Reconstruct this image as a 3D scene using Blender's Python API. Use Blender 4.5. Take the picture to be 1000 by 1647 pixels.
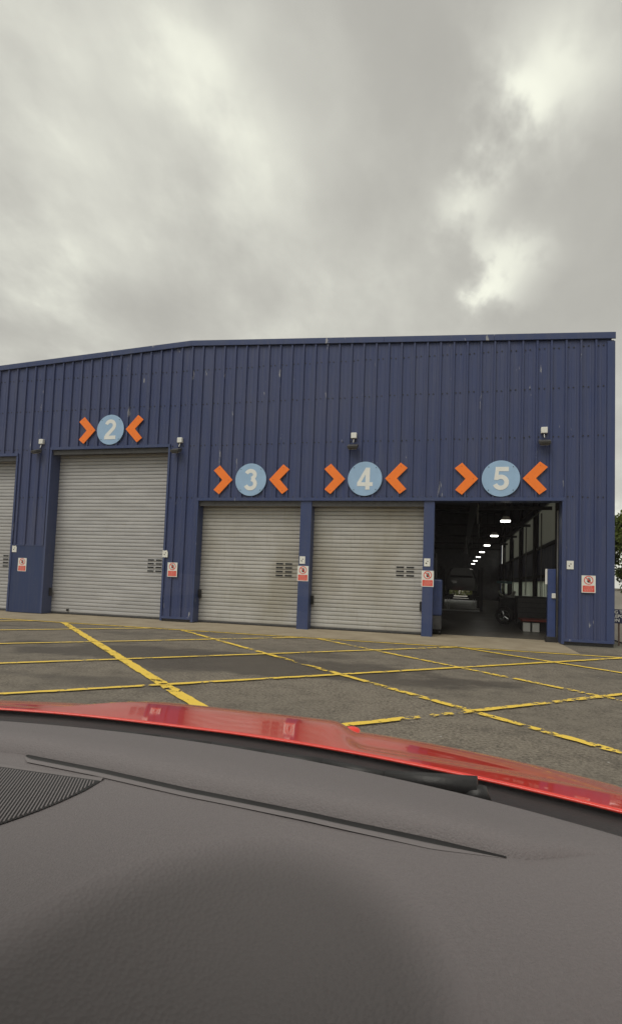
import bpy, bmesh, math, random
from mathutils import Vector, Matrix
R = math.radians
random.seed(7)
scene = bpy.context.scene
for o in list(bpy.data.objects): bpy.data.objects.remove(o)
COL = scene.collection

# ------------------------------------------------------------------ camera
CAM = Vector((13.9032, -14.5181, 1.3602))
def set_camera():
    yaw, pit, rol, f = R(-14.31546), R(3.54685), R(2.04212), 906.669
    fw = Vector((math.sin(yaw)*math.cos(pit), math.cos(yaw)*math.cos(pit), math.sin(pit)))
    r = Vector((math.cos(yaw), -math.sin(yaw), 0)); u = r.cross(fw)
    r2 = math.cos(rol)*r + math.sin(rol)*u; u2 = -math.sin(rol)*r + math.cos(rol)*u
    m = Matrix((r2, u2, -fw)).transposed().to_4x4(); m.translation = CAM
    cd = bpy.data.cameras.new('camera'); co = bpy.data.objects.new('camera', cd); COL.objects.link(co)
    co.matrix_world = m
    cd.sensor_fit = 'HORIZONTAL'; cd.sensor_width = 36; cd.lens = f/1000*36
    cd.shift_x = -0.008511; cd.shift_y = 0.050806
    cd.clip_start = 0.02; cd.clip_end = 3000
    scene.camera = co
set_camera()
scene.render.resolution_x = 621; scene.render.resolution_y = 1024
scene.view_settings.view_transform = 'Standard'; scene.view_settings.look = 'None'
scene.view_settings.gamma = 1; scene.view_settings.use_curve_mapping = False
scene.view_settings.exposure = 0.35
cy = scene.cycles; cy.max_bounces = 5; cy.diffuse_bounces = 3; cy.glossy_bounces = 3; cy.transmission_bounces = 3; cy.transparent_max_bounces = 8; cy.caustics_reflective = False; cy.caustics_refractive = False

# ------------------------------------------------------------------ world: overcast cloud deck over a Nishita sky
SUN_EL, SUN_AZ = R(56), R(-158)          # azimuth measured from +Y towards +X
def set_world():
    w = bpy.data.worlds.new('World'); scene.world = w; w.use_nodes = True
    w.cycles.sampling_method = 'MANUAL'; w.cycles.sample_map_resolution = 256
    nt = w.node_tree; nt.nodes.clear(); N = nt.nodes.new; L = nt.links.new
    out = N('ShaderNodeOutputWorld')
    sky = N('ShaderNodeTexSky'); sky.sky_type = 'NISHITA'; sky.sun_disc = False
    sky.sun_elevation = SUN_EL; sky.sun_rotation = SUN_AZ
    bg1 = N('ShaderNodeBackground'); bg1.inputs[1].default_value = 0.08; L(sky.outputs[0], bg1.inputs[0])
    tc = N('ShaderNodeTexCoord')
    nrm = N('ShaderNodeVectorMath'); nrm.operation = 'NORMALIZE'; L(tc.outputs['Generated'], nrm.inputs[0])
    sx = N('ShaderNodeSeparateXYZ'); L(nrm.outputs[0], sx.inputs[0])
    # a flat cloud deck: direction divided by height, so that clouds shrink towards the horizon
    zz = N('ShaderNodeMath'); zz.operation = 'MAXIMUM'; zz.inputs[1].default_value = 0.0; L(sx.outputs['Z'], zz.inputs[0])
    za = N('ShaderNodeMath'); za.operation = 'ADD'; za.inputs[1].default_value = 0.35; L(zz.outputs[0], za.inputs[0])
    dv = N('ShaderNodeVectorMath'); dv.operation = 'DIVIDE'; L(nrm.outputs[0], dv.inputs[0])
    cb = N('ShaderNodeCombineXYZ'); 
    for i in range(3): L(za.outputs[0], cb.inputs[i])
    L(cb.outputs[0], dv.inputs[1])
    mp = N('ShaderNodeMapping'); mp.inputs['Rotation'].default_value = (0, 0, R(-28)); mp.inputs['Scale'].default_value = (1.5, 0.95, 1.0)
    mp.inputs['Location'].default_value = (3.1, 1.7, 0.4)
    L(dv.outputs[0], mp.inputs[0])
    def noise(scale, detail, rough, dist=0.0):
        n = N('ShaderNodeTexNoise'); n.inputs['Scale'].default_value = scale; n.inputs['Detail'].default_value = detail
        n.inputs['Roughness'].default_value = rough; n.inputs['Distortion'].default_value = dist
        L(mp.outputs[0], n.inputs['Vector']); return n
    n1 = noise(1.5, 3, 0.46, 0.3); n2 = noise(4.6, 5, 0.55, 0.0)
    mixa = N('ShaderNodeMath'); mixa.operation = 'MULTIPLY_ADD'; mixa.inputs[1].default_value = 0.72; mixa.inputs[2].default_value = .125; L(n1.outputs[0], mixa.inputs[0])
    mixn = N('ShaderNodeMath'); mixn.operation = 'MULTIPLY_ADD'; mixn.inputs[1].default_value = 0.44
    L(n2.outputs[0], mixn.inputs[0]); L(mixa.outputs[0], mixn.inputs[2])
    # thin places in the deck where brighter light comes through
    acc = mixn.outputs[0]
    sb = N('ShaderNodeVectorMath'); sb.operation = 'SUBTRACT'; sb.inputs[1].default_value = (.5, .5, .5); cw = N('ShaderNodeCombineXYZ'); L(n2.outputs[0], cw.inputs[0]); L(n1.outputs[0], cw.inputs[1]); L(n2.outputs[0], cw.inputs[2]); L(cw.outputs[0], sb.inputs[0])
    wn = N('ShaderNodeVectorMath'); wn.operation = 'SCALE'; wn.inputs[3].default_value = .26; L(sb.outputs[0], wn.inputs[0])
    ad = N('ShaderNodeVectorMath'); ad.operation = 'ADD'; L(nrm.outputs[0], ad.inputs[0]); L(wn.outputs[0], ad.inputs[1])
    for d, width, amp in (((0.053, .877, .477), 0.064, .26), ((0.03, .80, .60), 0.05, .18), ((0.01, .825, .565), 0.05, .16), ((-.02, .85, .525), 0.05, .12), ((0.098, .716, .691), 0.13, .32), ((0.055, .755, .65), 0.07, .14),
                          ((-.314, .747, .586), 0.13, .09), ((-.48, .71, .512), 0.12, .07), ((-.581, .691, .43), 0.12, .07), ((-.547, .55, .632), 0.20, .03)):
        dt = N('ShaderNodeVectorMath'); dt.operation = 'DISTANCE'; dt.inputs[1].default_value = Vector(d).normalized(); L(ad.outputs[0], dt.inputs[0])
        mr = N('ShaderNodeMapRange'); mr.interpolation_type = 'SMOOTHERSTEP'
        mr.inputs['From Min'].default_value = width*1.5; mr.inputs['From Max'].default_value = 0; mr.inputs['To Min'].default_value = 0; mr.inputs['To Max'].default_value = amp
        L(dt.outputs['Value'], mr.inputs['Value'])
        a = N('ShaderNodeMath'); a.operation = 'ADD'; L(acc, a.inputs[0]); L(mr.outputs[0], a.inputs[1]); acc = a.outputs[0]
    ramp = N('ShaderNodeValToRGB'); cr = ramp.color_ramp; cr.interpolation = 'B_SPLINE'
    cr.elements[0].position = 0.36; cr.elements[0].color = (.345, .332, .304, 1)
    cr.elements[1].position = 1.0; cr.elements[1].color = (.85, .85, .73, 1)
    for p, c in ((.64, (.415, .402, .366, 1)), (.78, (.475, .463, .420, 1)), (.91, (.60, .592, .53, 1))):
        e = cr.elements.new(p); e.color = c
    hz = N('ShaderNodeMapRange'); hz.inputs['From Min'].default_value = .42; hz.inputs['From Max'].default_value = .12; hz.inputs['To Min'].default_value = 0; hz.inputs['To Max'].default_value = .16
    L(sx.outputs['Z'], hz.inputs[0]); ha = N('ShaderNodeMath'); ha.operation = 'ADD'; L(acc, ha.inputs[0]); L(hz.outputs[0], ha.inputs[1]); acc = ha.outputs[0]
    L(acc, ramp.inputs[0])
    bg2 = N('ShaderNodeBackground'); L(ramp.outputs[0], bg2.inputs[0]); bg2.inputs[1].default_value = 1.0
    mx = N('ShaderNodeMixShader'); mx.inputs[0].default_value = 0.97
    L(bg1.outputs[0], mx.inputs[1]); L(bg2.outputs[0], mx.inputs[2]); L(mx.outputs[0], out.inputs[0])
set_world()
def set_sun():
    sd = bpy.data.lights.new('sun', 'SUN'); sd.energy = 1.5; sd.angle = R(40); sd.color = (1, .95, .86)
    so = bpy.data.objects.new('sun', sd); COL.objects.link(so)
    d = Vector((math.sin(SUN_AZ)*math.cos(SUN_EL), math.cos(SUN_AZ)*math.cos(SUN_EL), math.sin(SUN_EL)))
    so.rotation_euler = d.to_track_quat('Z', 'Y').to_euler()
set_sun()

# ------------------------------------------------------------------ materials
MATS = {}
def mat(name, col, rough=.6, var=.0, scale=6., bump=0., bscale=40., metal=0., spec=.5, coat=0., col2=None, stretch=(1, 1, 1), detail=5., rvar=0., emis=None, estr=0.):
    if name in MATS: return MATS[name]
    m = bpy.data.materials.new(name); m.use_nodes = True; MATS[name] = m
    nt = m.node_tree; N = nt.nodes.new; L = nt.links.new; b = nt.nodes['Principled BSDF']
    c = (*col, 1); b.inputs['Base Color'].default_value = c; b.inputs['Roughness'].default_value = rough
    b.inputs['Metallic'].default_value = metal; b.inputs['Specular IOR Level'].default_value = spec
    b.inputs['Coat Weight'].default_value = coat; b.inputs['Coat Roughness'].default_value = .03
    if emis: b.inputs['Emission Color'].default_value = (*emis, 1); b.inputs['Emission Strength'].default_value = estr
    tc = N('ShaderNodeTexCoord'); mp = N('ShaderNodeMapping'); mp.inputs['Scale'].default_value = stretch; L(tc.outputs['Object'], mp.inputs[0])
    if var or col2:
        n = N('ShaderNodeTexNoise'); n.inputs['Scale'].default_value = scale; n.inputs['Detail'].default_value = detail; n.inputs['Roughness'].default_value = .6
        L(mp.outputs[0], n.inputs['Vector'])
        mr = N('ShaderNodeMapRange'); mr.inputs['From Min'].default_value = .3; mr.inputs['From Max'].default_value = .7; L(n.outputs[0], mr.inputs[0])
        mx = N('ShaderNodeMix'); mx.data_type = 'RGBA'; L(mr.outputs[0], mx.inputs[0])
        mx.inputs[6].default_value = c if col2 else (*[x*(1-var) for x in col], 1)
        mx.inputs[7].default_value = (*col2, 1) if col2 else (*[min(1, x*(1+var)) for x in col], 1)
        L(mx.outputs[2], b.inputs['Base Color'])
        if rvar:
            m2 = N('ShaderNodeMapRange'); m2.inputs['From Min'].default_value = .3; m2.inputs['From Max'].default_value = .7
            m2.inputs['To Min'].default_value = rough-rvar; m2.inputs['To Max'].default_value = rough+rvar
            L(n.outputs[0], m2.inputs[0]); L(m2.outputs[0], b.inputs['Roughness'])
    if bump:
        n2 = N('ShaderNodeTexNoise'); n2.inputs['Scale'].default_value = bscale; n2.inputs['Detail'].default_value = 4; L(mp.outputs[0], n2.inputs['Vector'])
        bp = N('ShaderNodeBump'); bp.inputs['Strength'].default_value = bump; bp.inputs['Distance'].default_value = .01; L(n2.outputs[0], bp.inputs['Height']); L(bp.outputs[0], b.inputs['Normal'])
    return m
def nodes(m): return m.node_tree, m.node_tree.nodes.new, m.node_tree.links.new, m.node_tree.nodes['Principled BSDF']

def cladding_mat(name, col, tint):
    m = bpy.data.materials.new(name); m.use_nodes = True; nt, N, L, b = nodes(m)
    tc = N('ShaderNodeTexCoord')
    def noise(sc, st, det=4, ro=.55):
        mp = N('ShaderNodeMapping'); mp.inputs['Scale'].default_value = st; L(tc.outputs['Object'], mp.inputs[0])
        n = N('ShaderNodeTexNoise'); n.inputs['Scale'].default_value = sc; n.inputs['Detail'].default_value = det; n.inputs['Roughness'].default_value = ro; L(mp.outputs[0], n.inputs['Vector']); return n
    def rng(n, a, b_, c=0, d=1):
        r = N('ShaderNodeMapRange'); r.inputs['From Min'].default_value = a; r.inputs['From Max'].default_value = b_; r.inputs['To Min'].default_value = c; r.inputs['To Max'].default_value = d
        L(n.outputs[0], r.inputs[0]); return r
    def mix(fac, A, B):
        x = N('ShaderNodeMix'); x.data_type = 'RGBA'; L(fac.outputs[0], x.inputs[0])
        for i, v in ((6, A), (7, B)):
            if hasattr(v, 'outputs'): L(v.outputs[2], x.inputs[i])
            else: x.inputs[i].default_value = (*v, 1)
        return x
    big = rng(noise(.55, (1, 1, .8), 3), .32, .68)
    base = mix(big, col, tint)
    streak = rng(noise(9, (1, 1, .06), 5), .45, .8, 0, .45)
    base = mix(streak, base, tuple(.55*a+.06 for a in tint))
    # chalky scuffs and droppings: sparse short pale flecks
    fl = rng(noise(3.4, (1.6, 1.6, .36), 6, .66), .655, .69, 0, .7)
    base = mix(fl, base, (.42, .42, .42))
    L(base.outputs[2], b.inputs['Base Color'])
    b.inputs['Specular IOR Level'].default_value = .35
    rr = rng(noise(3, (1, 1, .2)), .3, .7, .36, .52); L(rr.outputs[0], b.inputs['Roughness'])
    bp = N('ShaderNodeBump'); bp.inputs['Strength'].default_value = .12; bp.inputs['Distance'].default_value = .02
    L(noise(3.5, (1, 1, .5), 3).outputs[0], bp.inputs['Height']); L(bp.outputs[0], b.inputs['Normal'])
    return m
M_CLAD = cladding_mat('blue_cladding', (.041, .059, .152), (.058, .073, .156))
M_TRIM = cladding_mat('blue_trim', (.040, .060, .156), (.050, .070, .158))
M_PLATE = cladding_mat('blue_plate', (.018, .034, .105), (.026, .045, .120))

def asphalt_mat():
    m = bpy.data.materials.new('asphalt'); m.use_nodes = True; nt, N, L, b = nodes(m)
    tc = N('ShaderNodeTexCoord')
    def noise(sc, det=5, ro=.6, st=(1, 1, 1)):
        mp = N('ShaderNodeMapping'); mp.inputs['Scale'].default_value = st; L(tc.outputs['Object'], mp.inputs[0])
        n = N('ShaderNodeTexNoise'); n.inputs['Scale'].default_value = sc; n.inputs['Detail'].default_value = det; n.inputs['Roughness'].default_value = ro; L(mp.outputs[0], n.inputs['Vector']); return n
    def rng(o, a, b_, c=0, d=1):
        r = N('ShaderNodeMapRange'); r.inputs['From Min'].default_value = a; r.inputs['From Max'].default_value = b_; r.inputs['To Min'].default_value = c; r.inputs['To Max'].default_value = d
        L(o, r.inputs[0]); return r.outputs[0]
    def mix(f, A, B):
        x = N('ShaderNodeMix'); x.data_type = 'RGBA'
        if isinstance(f, float): x.inputs[0].default_value = f
        else: L(f, x.inputs[0])
        for i, v in ((6, A), (7, B)):
            if isinstance(v, tuple): x.inputs[i].default_value = (*v, 1)
            else: L(v, x.inputs[i])
        return x.outputs[2]
    g = noise(30, 5, .8); big = noise(.35, 4, .55); med = noise(3.2, 6, .68)
    c = mix(rng(g.outputs[0], .40, .62), (.064, .053, .040), (.285, .250, .200))
    c = mix(rng(big.outputs[0], .40, .66, 0, .55), c, (.100, .088, .071))
    c = mix(rng(med.outputs[0], .45, .70, 0, .5), c, (.24, .212, .170))
    c = mix(rng(med.outputs[0], .46, .30, 0, .55), c, (.072, .062, .050))
    v = N('ShaderNodeTexVoronoi'); v.inputs['Scale'].default_value = 2.3; v.inputs['Randomness'].default_value = 1; L(tc.outputs['Object'], v.inputs['Vector'])
    c = mix(rng(v.outputs['Distance'], .035, .02), c, (.42, .42, .40))           # scattered pale chips
    L(c, b.inputs['Base Color'])
    # damp stains: smoother and darker
    dn = noise(.55, 3, .5, (.6, 1.4, 1)); damp = rng(dn.outputs[0], .58, .68, 0, .5)
    # an old spill of water in front of the second door
    mp2 = N('ShaderNodeMapping'); mp2.vector_type = 'TEXTURE'; mp2.inputs['Location'].default_value = (10.3, -6.1, 0); mp2.inputs['Rotation'].default_value = (0, 0, R(-4)); mp2.inputs['Scale'].default_value = (4.6, 1.15, 1); L(tc.outputs['Object'], mp2.inputs[0])
    ln = N('ShaderNodeVectorMath'); ln.operation = 'LENGTH'; L(mp2.outputs[0], ln.inputs[0])
    wv = N('ShaderNodeMath'); wv.operation = 'MULTIPLY_ADD'; wv.inputs[1].default_value = -1.6; L(noise(.9, 5, .6).outputs[0], wv.inputs[0]); wv.inputs[2].default_value = .8
    la = N('ShaderNodeMath'); la.operation = 'ADD'; L(ln.outputs['Value'], la.inputs[0]); L(wv.outputs[0], la.inputs[1])
    mxx = N('ShaderNodeMath'); mxx.operation = 'MAXIMUM'; L(rng(la.outputs[0], 1.0, .75, 0, .75), mxx.inputs[0]); L(damp, mxx.inputs[1]); damp = mxx.outputs[0]
    L(rng(damp, 0, 1, .85, .40), b.inputs['Roughness'])
    L(mix(damp, c, (.055, .047, .038)), b.inputs['Base Color'])
    bp = N('ShaderNodeBump'); bp.inputs['Strength'].default_value = .8; bp.inputs['Distance'].default_value = .012
    L(g.outputs[0], bp.inputs['Height']); L(bp.outputs[0], b.inputs['Normal'])
    return m
M_ASPH = asphalt_mat()

def line_mat(name, worn):
    m = bpy.data.materials.new(name); m.use_nodes = True; nt, N, L, b = nodes(m)
    b.inputs['Roughness'].default_value = .6
    tc = N('ShaderNodeTexCoord')
    n = N('ShaderNodeTexNoise'); n.inputs['Scale'].default_value = 7; n.inputs['Detail'].default_value = 8; n.inputs['Roughness'].default_value = .68; L(tc.outputs['Object'], n.inputs['Vector'])
    n3 = N('ShaderNodeTexNoise'); n3.inputs['Scale'].default_value = 60; n3.inputs['Detail'].default_value = 3; L(tc.outputs['Object'], n3.inputs['Vector'])
    x = N('ShaderNodeMix'); x.data_type = 'RGBA'; L(n3.outputs[0], x.inputs[0]); x.inputs[6].default_value = (.78, .50, .035, 1); x.inputs[7].default_value = (.94, .70, .12, 1)
    L(x.outputs[2], b.inputs['Base Color'])
    n4 = N('ShaderNodeTexNoise'); n4.inputs['Scale'].default_value = .9; n4.inputs['Detail'].default_value = 2; L(tc.outputs['Object'], n4.inputs['Vector'])
    n5 = N('ShaderNodeTexNoise'); n5.inputs['Scale'].default_value = 26; n5.inputs['Detail'].default_value = 4; L(tc.outputs['Object'], n5.inputs['Vector'])
    m1 = N('ShaderNodeMath'); m1.operation = 'MULTIPLY_ADD'; m1.inputs[1].default_value = .45; L(n4.outputs[0], m1.inputs[0]); L(n.outputs[0], m1.inputs[2])
    m2 = N('ShaderNodeMath'); m2.operation = 'MULTIPLY_ADD'; m2.inputs[1].default_value = .35; L(n5.outputs[0], m2.inputs[0]); L(m1.outputs[0], m2.inputs[2])
    r = N('ShaderNodeMapRange'); r.inputs['From Min'].default_value = worn+.40; r.inputs['From Max'].default_value = worn+.46; L(m2.outputs[0], r.inputs[0])
    t = N('ShaderNodeBsdfTransparent'); ms = N('ShaderNodeMixShader'); L(r.outputs[0], ms.inputs[0]); L(t.outputs[0], ms.inputs[1]); L(b.outputs[0], ms.inputs[2])
    L(ms.outputs[0], nt.nodes['Material Output'].inputs[0]); return m
M_LINE = line_mat('yellow_paint', .355); M_WORN = line_mat('worn_yellow_paint', .435)

M_CONC = mat('apron_concrete', (.25, .205, .14), .85, scale=1.6, bump=.3, bscale=30, col2=(.36, .305, .22), detail=8)
M_FLOOR = mat('workshop_floor', (.045, .041, .036), .38, scale=.8, bump=.08, bscale=12, col2=(.11, .10, .085), detail=6, rvar=.08)
M_PAVE = mat('pavement', (.20, .18, .155), .9, scale=3, bump=.3, bscale=60, col2=(.27, .245, .21))
M_WHITE = mat('white_plastic', (.74, .74, .70), .45, var=.06, scale=8)
M_BLACK = mat('black_plastic', (.012, .012, .013), .5, var=.3, scale=20)
M_DGREY = mat('dark_grey_metal', (.06, .06, .062), .5, var=.25, scale=12)
M_GALV = mat('galvanised', (.38, .38, .38), .45, var=.15, scale=9, metal=.6)
M_ORANGE = mat('orange_sign_paint', (.97, .215, .018), .45, var=.05, scale=5, bump=.03, bscale=5)
M_BLUEDISC = mat('pale_blue_sign_paint', (.31, .47, .68), .42, var=.06, scale=4)
M_DIGIT = mat('off_white_sign_paint', (.78, .79, .77), .5, var=.05, scale=6)
M_SIGNRED = mat('sign_red', (.70, .075, .05), .5, var=.05, scale=20)
M_SIGNDARK = mat('sign_dark_print', (.03, .012, .012), .5)
M_INNER = mat('inner_lining', (.085, .086, .088), .8, var=.25, scale=3)
M_STEEL = mat('painted_steel', (.02, .021, .024), .6, var=.3, scale=6)
M_ROOF = mat('roof_sheet', (.16, .165, .18), .6, var=.15, scale=2)
M_LAMP = mat('lamp_diffuser', (.8, .8, .78), .5, emis=(1, .97, .88), estr=6.0)

def shutter_mat(name, c1, c2, stain, amt):
    m = bpy.data.materials.new(name); m.use_nodes = True; nt, N, L, b = nodes(m)
    tc = N('ShaderNodeTexCoord')
    def noise(sc, st, det=5):
        mp = N('ShaderNodeMapping'); mp.inputs['Scale'].default_value = st; L(tc.outputs['Object'], mp.inputs[0])
        n = N('ShaderNodeTexNoise'); n.inputs['Scale'].default_value = sc; n.inputs['Detail'].default_value = det; L(mp.outputs[0], n.inputs['Vector']); return n
    def rng(n, a, b_, c, d):
        r = N('ShaderNodeMapRange'); r.inputs['From Min'].default_value = a; r.inputs['From Max'].default_value = b_; r.inputs['To Min'].default_value = c; r.inputs['To Max'].default_value = d
        L(n.outputs[0], r.inputs[0]); return r.outputs[0]
    def mix(f, A, B):
        x = N('ShaderNodeMix'); x.data_type = 'RGBA'; L(f, x.inputs[0])
        for i, v in ((6, A), (7, B)):
            if isinstance(v, tuple): x.inputs[i].default_value = (*v, 1)
            else: L(v, x.inputs[i])
        return x.outputs[2]
    c = mix(rng(noise(1.2, (1, 1, 6)), .35, .65, 0, 1), c1, c2)
    c = mix(rng(noise(.75, (.8, 1, .55), 4), .46, .68, 0, amt), c, stain)
    c = mix(rng(noise(14, (1, 1, .12), 4), .55, .8, 0, .5*amt+.1), c, stain)
    L(c, b.inputs['Base Color']); b.inputs['Metallic'].default_value = .15; b.inputs['Roughness'].default_value = .5
    return m
M_SHUT_A = shutter_mat('grey_shutter', (.42, .418, .425), (.50, .498, .505), (.37, .36, .35), .3)
M_SHUT_B = shutter_mat('stained_shutter', (.44, .432, .415), (.52, .51, .49), (.34, .315, .26), .75)

# ------------------------------------------------------------------ mesh helpers
class MB:
    def __init__(s): s.v = []; s.f = []
    def poly(s, pts):
        i = len(s.v); s.v += [tuple(p) for p in pts]; s.f.append(tuple(range(i, i+len(pts)))); return s
    def box(s, a, b):
        (x0, y0, z0), (x1, y1, z1) = a, b; i = len(s.v)
        s.v += [(x0, y0, z0), (x1, y0, z0), (x1, y1, z0), (x0, y1, z0), (x0, y0, z1), (x1, y0, z1), (x1, y1, z1), (x0, y1, z1)]
        s.f += [tuple(i+k for k in q) for q in ((0, 3, 2, 1), (4, 5, 6, 7), (0, 1, 5, 4), (1, 2, 6, 5), (2, 3, 7, 6), (3, 0, 4, 7))]; return s
    def prism(s, pts, y0, y1):          # outline in x,z (counter-clockwise seen from -Y), extruded along y
        i = len(s.v); n = len(pts)
        s.v += [(x, y0, z) for x, z in pts]+[(x, y1, z) for x, z in pts]
        s.f.append(tuple(range(i, i+n))); s.f.append(tuple(range(i+2*n-1, i+n-1, -1)))
        for k in range(n): s.f.append((i+k, i+n+k, i+n+(k+1) % n, i+(k+1) % n))
        return s
    def tube(s, p, q, r, r2=None, n=10):
        p, q = Vector(p), Vector(q); r2 = r if r2 is None else r2
        d = (q-p).normalized(); a = d.orthogonal().normalized(); b = d.cross(a); i = len(s.v)
        for c, rr in ((p, r), (q, r2)):
            for k in range(n):
                t = 2*math.pi*k/n; s.v.append(tuple(c+(a*math.cos(t)+b*math.sin(t))*rr))
        for k in range(n): s.f.append((i+k, i+(k+1) % n, i+n+(k+1) % n, i+n+k))
        s.f.append(tuple(range(i+n-1, i-1, -1))); s.f.append(tuple(range(i+n, i+2*n))); return s
    def grid(s, rows):
        i = len(s.v); m = len(rows[0])
        for r in rows: s.v += [tuple(p) for p in r]
        for a in range(len(rows)-1):
            for b in range(m-1): s.f.append((i+a*m+b, i+a*m+b+1, i+(a+1)*m+b+1, i+(a+1)*m+b))
        return s
    def build(s, name, m, parent=None, smooth=False, bevel=0, kind=None):
        me = bpy.data.meshes.new(name); me.from_pydata(s.v, [], s.f); me.update()
        if m: me.materials.append(m)
        if smooth:
            for p in me.polygons: p.use_smooth = True
        o = bpy.data.objects.new(name, me); COL.objects.link(o)
        if parent: o.parent = parent
        if bevel:
            b = o.modifiers.new('bevel', 'BEVEL'); b.width = bevel; b.segments = 2; b.limit_method = 'ANGLE'
        if kind: o['kind'] = kind
        return o
def tag(o, label, cat, group=None):
    o['label'] = label; o['category'] = cat
    if group: o['group'] = group
    return o
def thing(name, label, cat, loc=(0, 0, 0), group=None):
    o = bpy.data.objects.new(name, None); COL.objects.link(o); o.location = loc; o.empty_display_size = .2
    return tag(o, label, cat, group)
def arc(cx, cz, r, a0, a1, n, rz=None): 
    rz = rz or r
    return [(cx+r*math.cos(R(a0+(a1-a0)*k/n)), cz+rz*math.sin(R(a0+(a1-a0)*k/n))) for k in range(n+1)]

# ------------------------------------------------------------------ ground
g = MB().poly([(-900, -600, -.004), (900, -600, -.004), (900, 1200, -.004), (-900, 1200, -.004)]).build('ground', mat('far_ground', (.10, .10, .075), .95, scale=.05, col2=(.16, .145, .115)), kind='structure')
yard = MB().poly([(-40, -45, 0), (34, -45, 0), (34, -.35, 0), (-40, -.35, 0)]).build('yard', M_ASPH, kind='structure')
rear = MB().poly([(-8, 36.0, .0), (24, 36.0, .0), (24, 52, .0), (-8, 52, .0)]).build('rear_yard', mat('rear_concrete', (.33, .32, .29), .8, var=.15, scale=1), kind='structure')
ap = MB(); ap.v = []; pts = [(-7.5, -.36, .006), (-7.5, -1.93, .006)]
for k in range(60):
    x = -7.4+k*.4; pts.append((x, -1.9+random.uniform(-.03, .03), .006))
pts += [(16.34, -1.88, .006), (16.30, -.42, .006), (16.30, -.36, .006)]
ap.poly([p for p in pts if p[0] <= 16.35]); apron = ap.build('concrete_apron', M_CONC, kind='structure')
MB().poly([(-7.5, -.36, .004), (16.30, -.36, .004), (16.30, .9, .004), (-7.5, .9, .004)]).build('door_threshold', M_CONC, kind='structure')
MB().poly([(-4.7, .9, .008), (17.2, .9, .008), (17.2, 36.0, .008), (-4.7, 36.0, .008)]).build('workshop_floor', M_FLOOR, kind='structure')
MB().box((17.9, -.35, -.05), (33, 30, .03)).build('pavement', M_PAVE, kind='structure')

# yellow hatched box in front of the doors
def yline(p, q, w, m, dz):
    p, q = Vector((*p, 0)), Vector((*q, 0)); d = (q-p); Ln = d.length; d.normalize(); n = Vector((-d.y, d.x, 0)); k = max(2, int(Ln/.12)); A = []; B = []
    for i in range(k+1):
        c = p+d*(Ln*i/k); A.append((c+n*(w/2+random.uniform(-.014, .010)))+Vector((0, 0, dz))); B.append((c-n*(w/2+random.uniform(-.014, .010)))+Vector((0, 0, dz)))
    return MB().grid([B, A]).build('yellow_line', m, yard)
yline((-7, -2.02), (30, -2.10), .10, M_LINE, .010)
for x0, x1, y1, m in ((-2.45, 10.1, -14.5, M_LINE), (.85, 13.1, -14.0, M_LINE), (4.16, 14.9, -12.6, M_LINE), (7.45, 18.5, -12.3, M_WORN), (10.80, 21.6, -12.3, M_WORN), (13.93, 25.4, -12.3, M_LINE), (17.3, 28.5, -12.3, M_LINE)):
    yline((x0, -2.06), (x1, y1), .105 if x0 > 5 else .15, m, .014)
for x0, x1, y1, m in ((3.4, -7, -12.0, M_LINE), (6.75, -3.9, -12.3, M_LINE), (10.5, -.6, -12.3, M_LINE), (13.9, 2.9, -12.3, M_LINE), (17.18, 6.1, -12.3, M_LINE), (20.6, 9.7, -12.3, M_WORN), (24, 13.1, -12.3, M_LINE)):
    yline((x0, -2.06), (x1, y1), .10, m, .018)

# ------------------------------------------------------------------ the building
ZR, ZE, XR, XC, XL = 8.085, 7.505, 6.297, 17.403, -4.81
ZH, ZH2, ZH1 = 3.435, 4.995, 4.83
def ztop(x): return ZR+(ZE-ZR)*abs(x-XR)/(XC-XR)-.14
hall = thing('test_hall', 'blue ribbed metal workshop hall with four numbered vehicle doors', 'building', (6.3, 0, 0))
hall_inv = Vector((-6.3, 0, 0))
class HB(MB):
    def build(s, name, m, parent=None, **k):
        s.v = [(x-6.3, y, z) for x, y, z in s.v] if parent is hall else s.v
        return MB.build(s, name, m, parent, **k)
# door openings: x0, x1, head height
OPEN = [(-3.45, .52, ZH1), (1.755, 5.735, ZH2), (6.715, 16.29, ZH)]
def zbot(x):
    for a, b, h in OPEN:
        if a < x < b: return h+.06
    return .13
edges = sorted(set([XL, XC-.06]+[i/3 for i in range(-14, 52)]+[e for a, b, _ in OPEN for e in (a, b)]))
ribs = {round(i/3, 4) for i in range(-14, 52)}
RH = .046
for x0, x1 in zip(edges[:-1], edges[1:]):
    if x1-x0 < .004: continue
    xm = (x0+x1)/2; zb = zbot(xm)
    if .52 < xm < 1.755: zb = 2.06
    prof = []
    if round(x0, 4) in ribs: prof += [(x0+.0006, -RH), (x0+.020, -RH), (x0+.030, 0)]
    else: prof += [(x0, 0)]
    if x1-x0 > .3:
        for t in (1/3, 2/3):
            c = x0+(x1-x0)*t; prof += [(c-.018, 0), (c-.008, -.005), (c+.008, -.005), (c+.018, 0)]
    if round(x1, 4) in ribs: prof += [(x1-.030, 0), (x1-.020, -RH), (x1-.0006, -RH)]
    else: prof += [(x1, 0)]
    b = HB(); dy = random.uniform(-.002, .002)
    b.grid([[(x, y+dy, zb) for x, y in prof], [(x, y+dy, ztop(x)) for x, y in prof]])
    b.build('cladding_panel', M_CLAD, hall)
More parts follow.
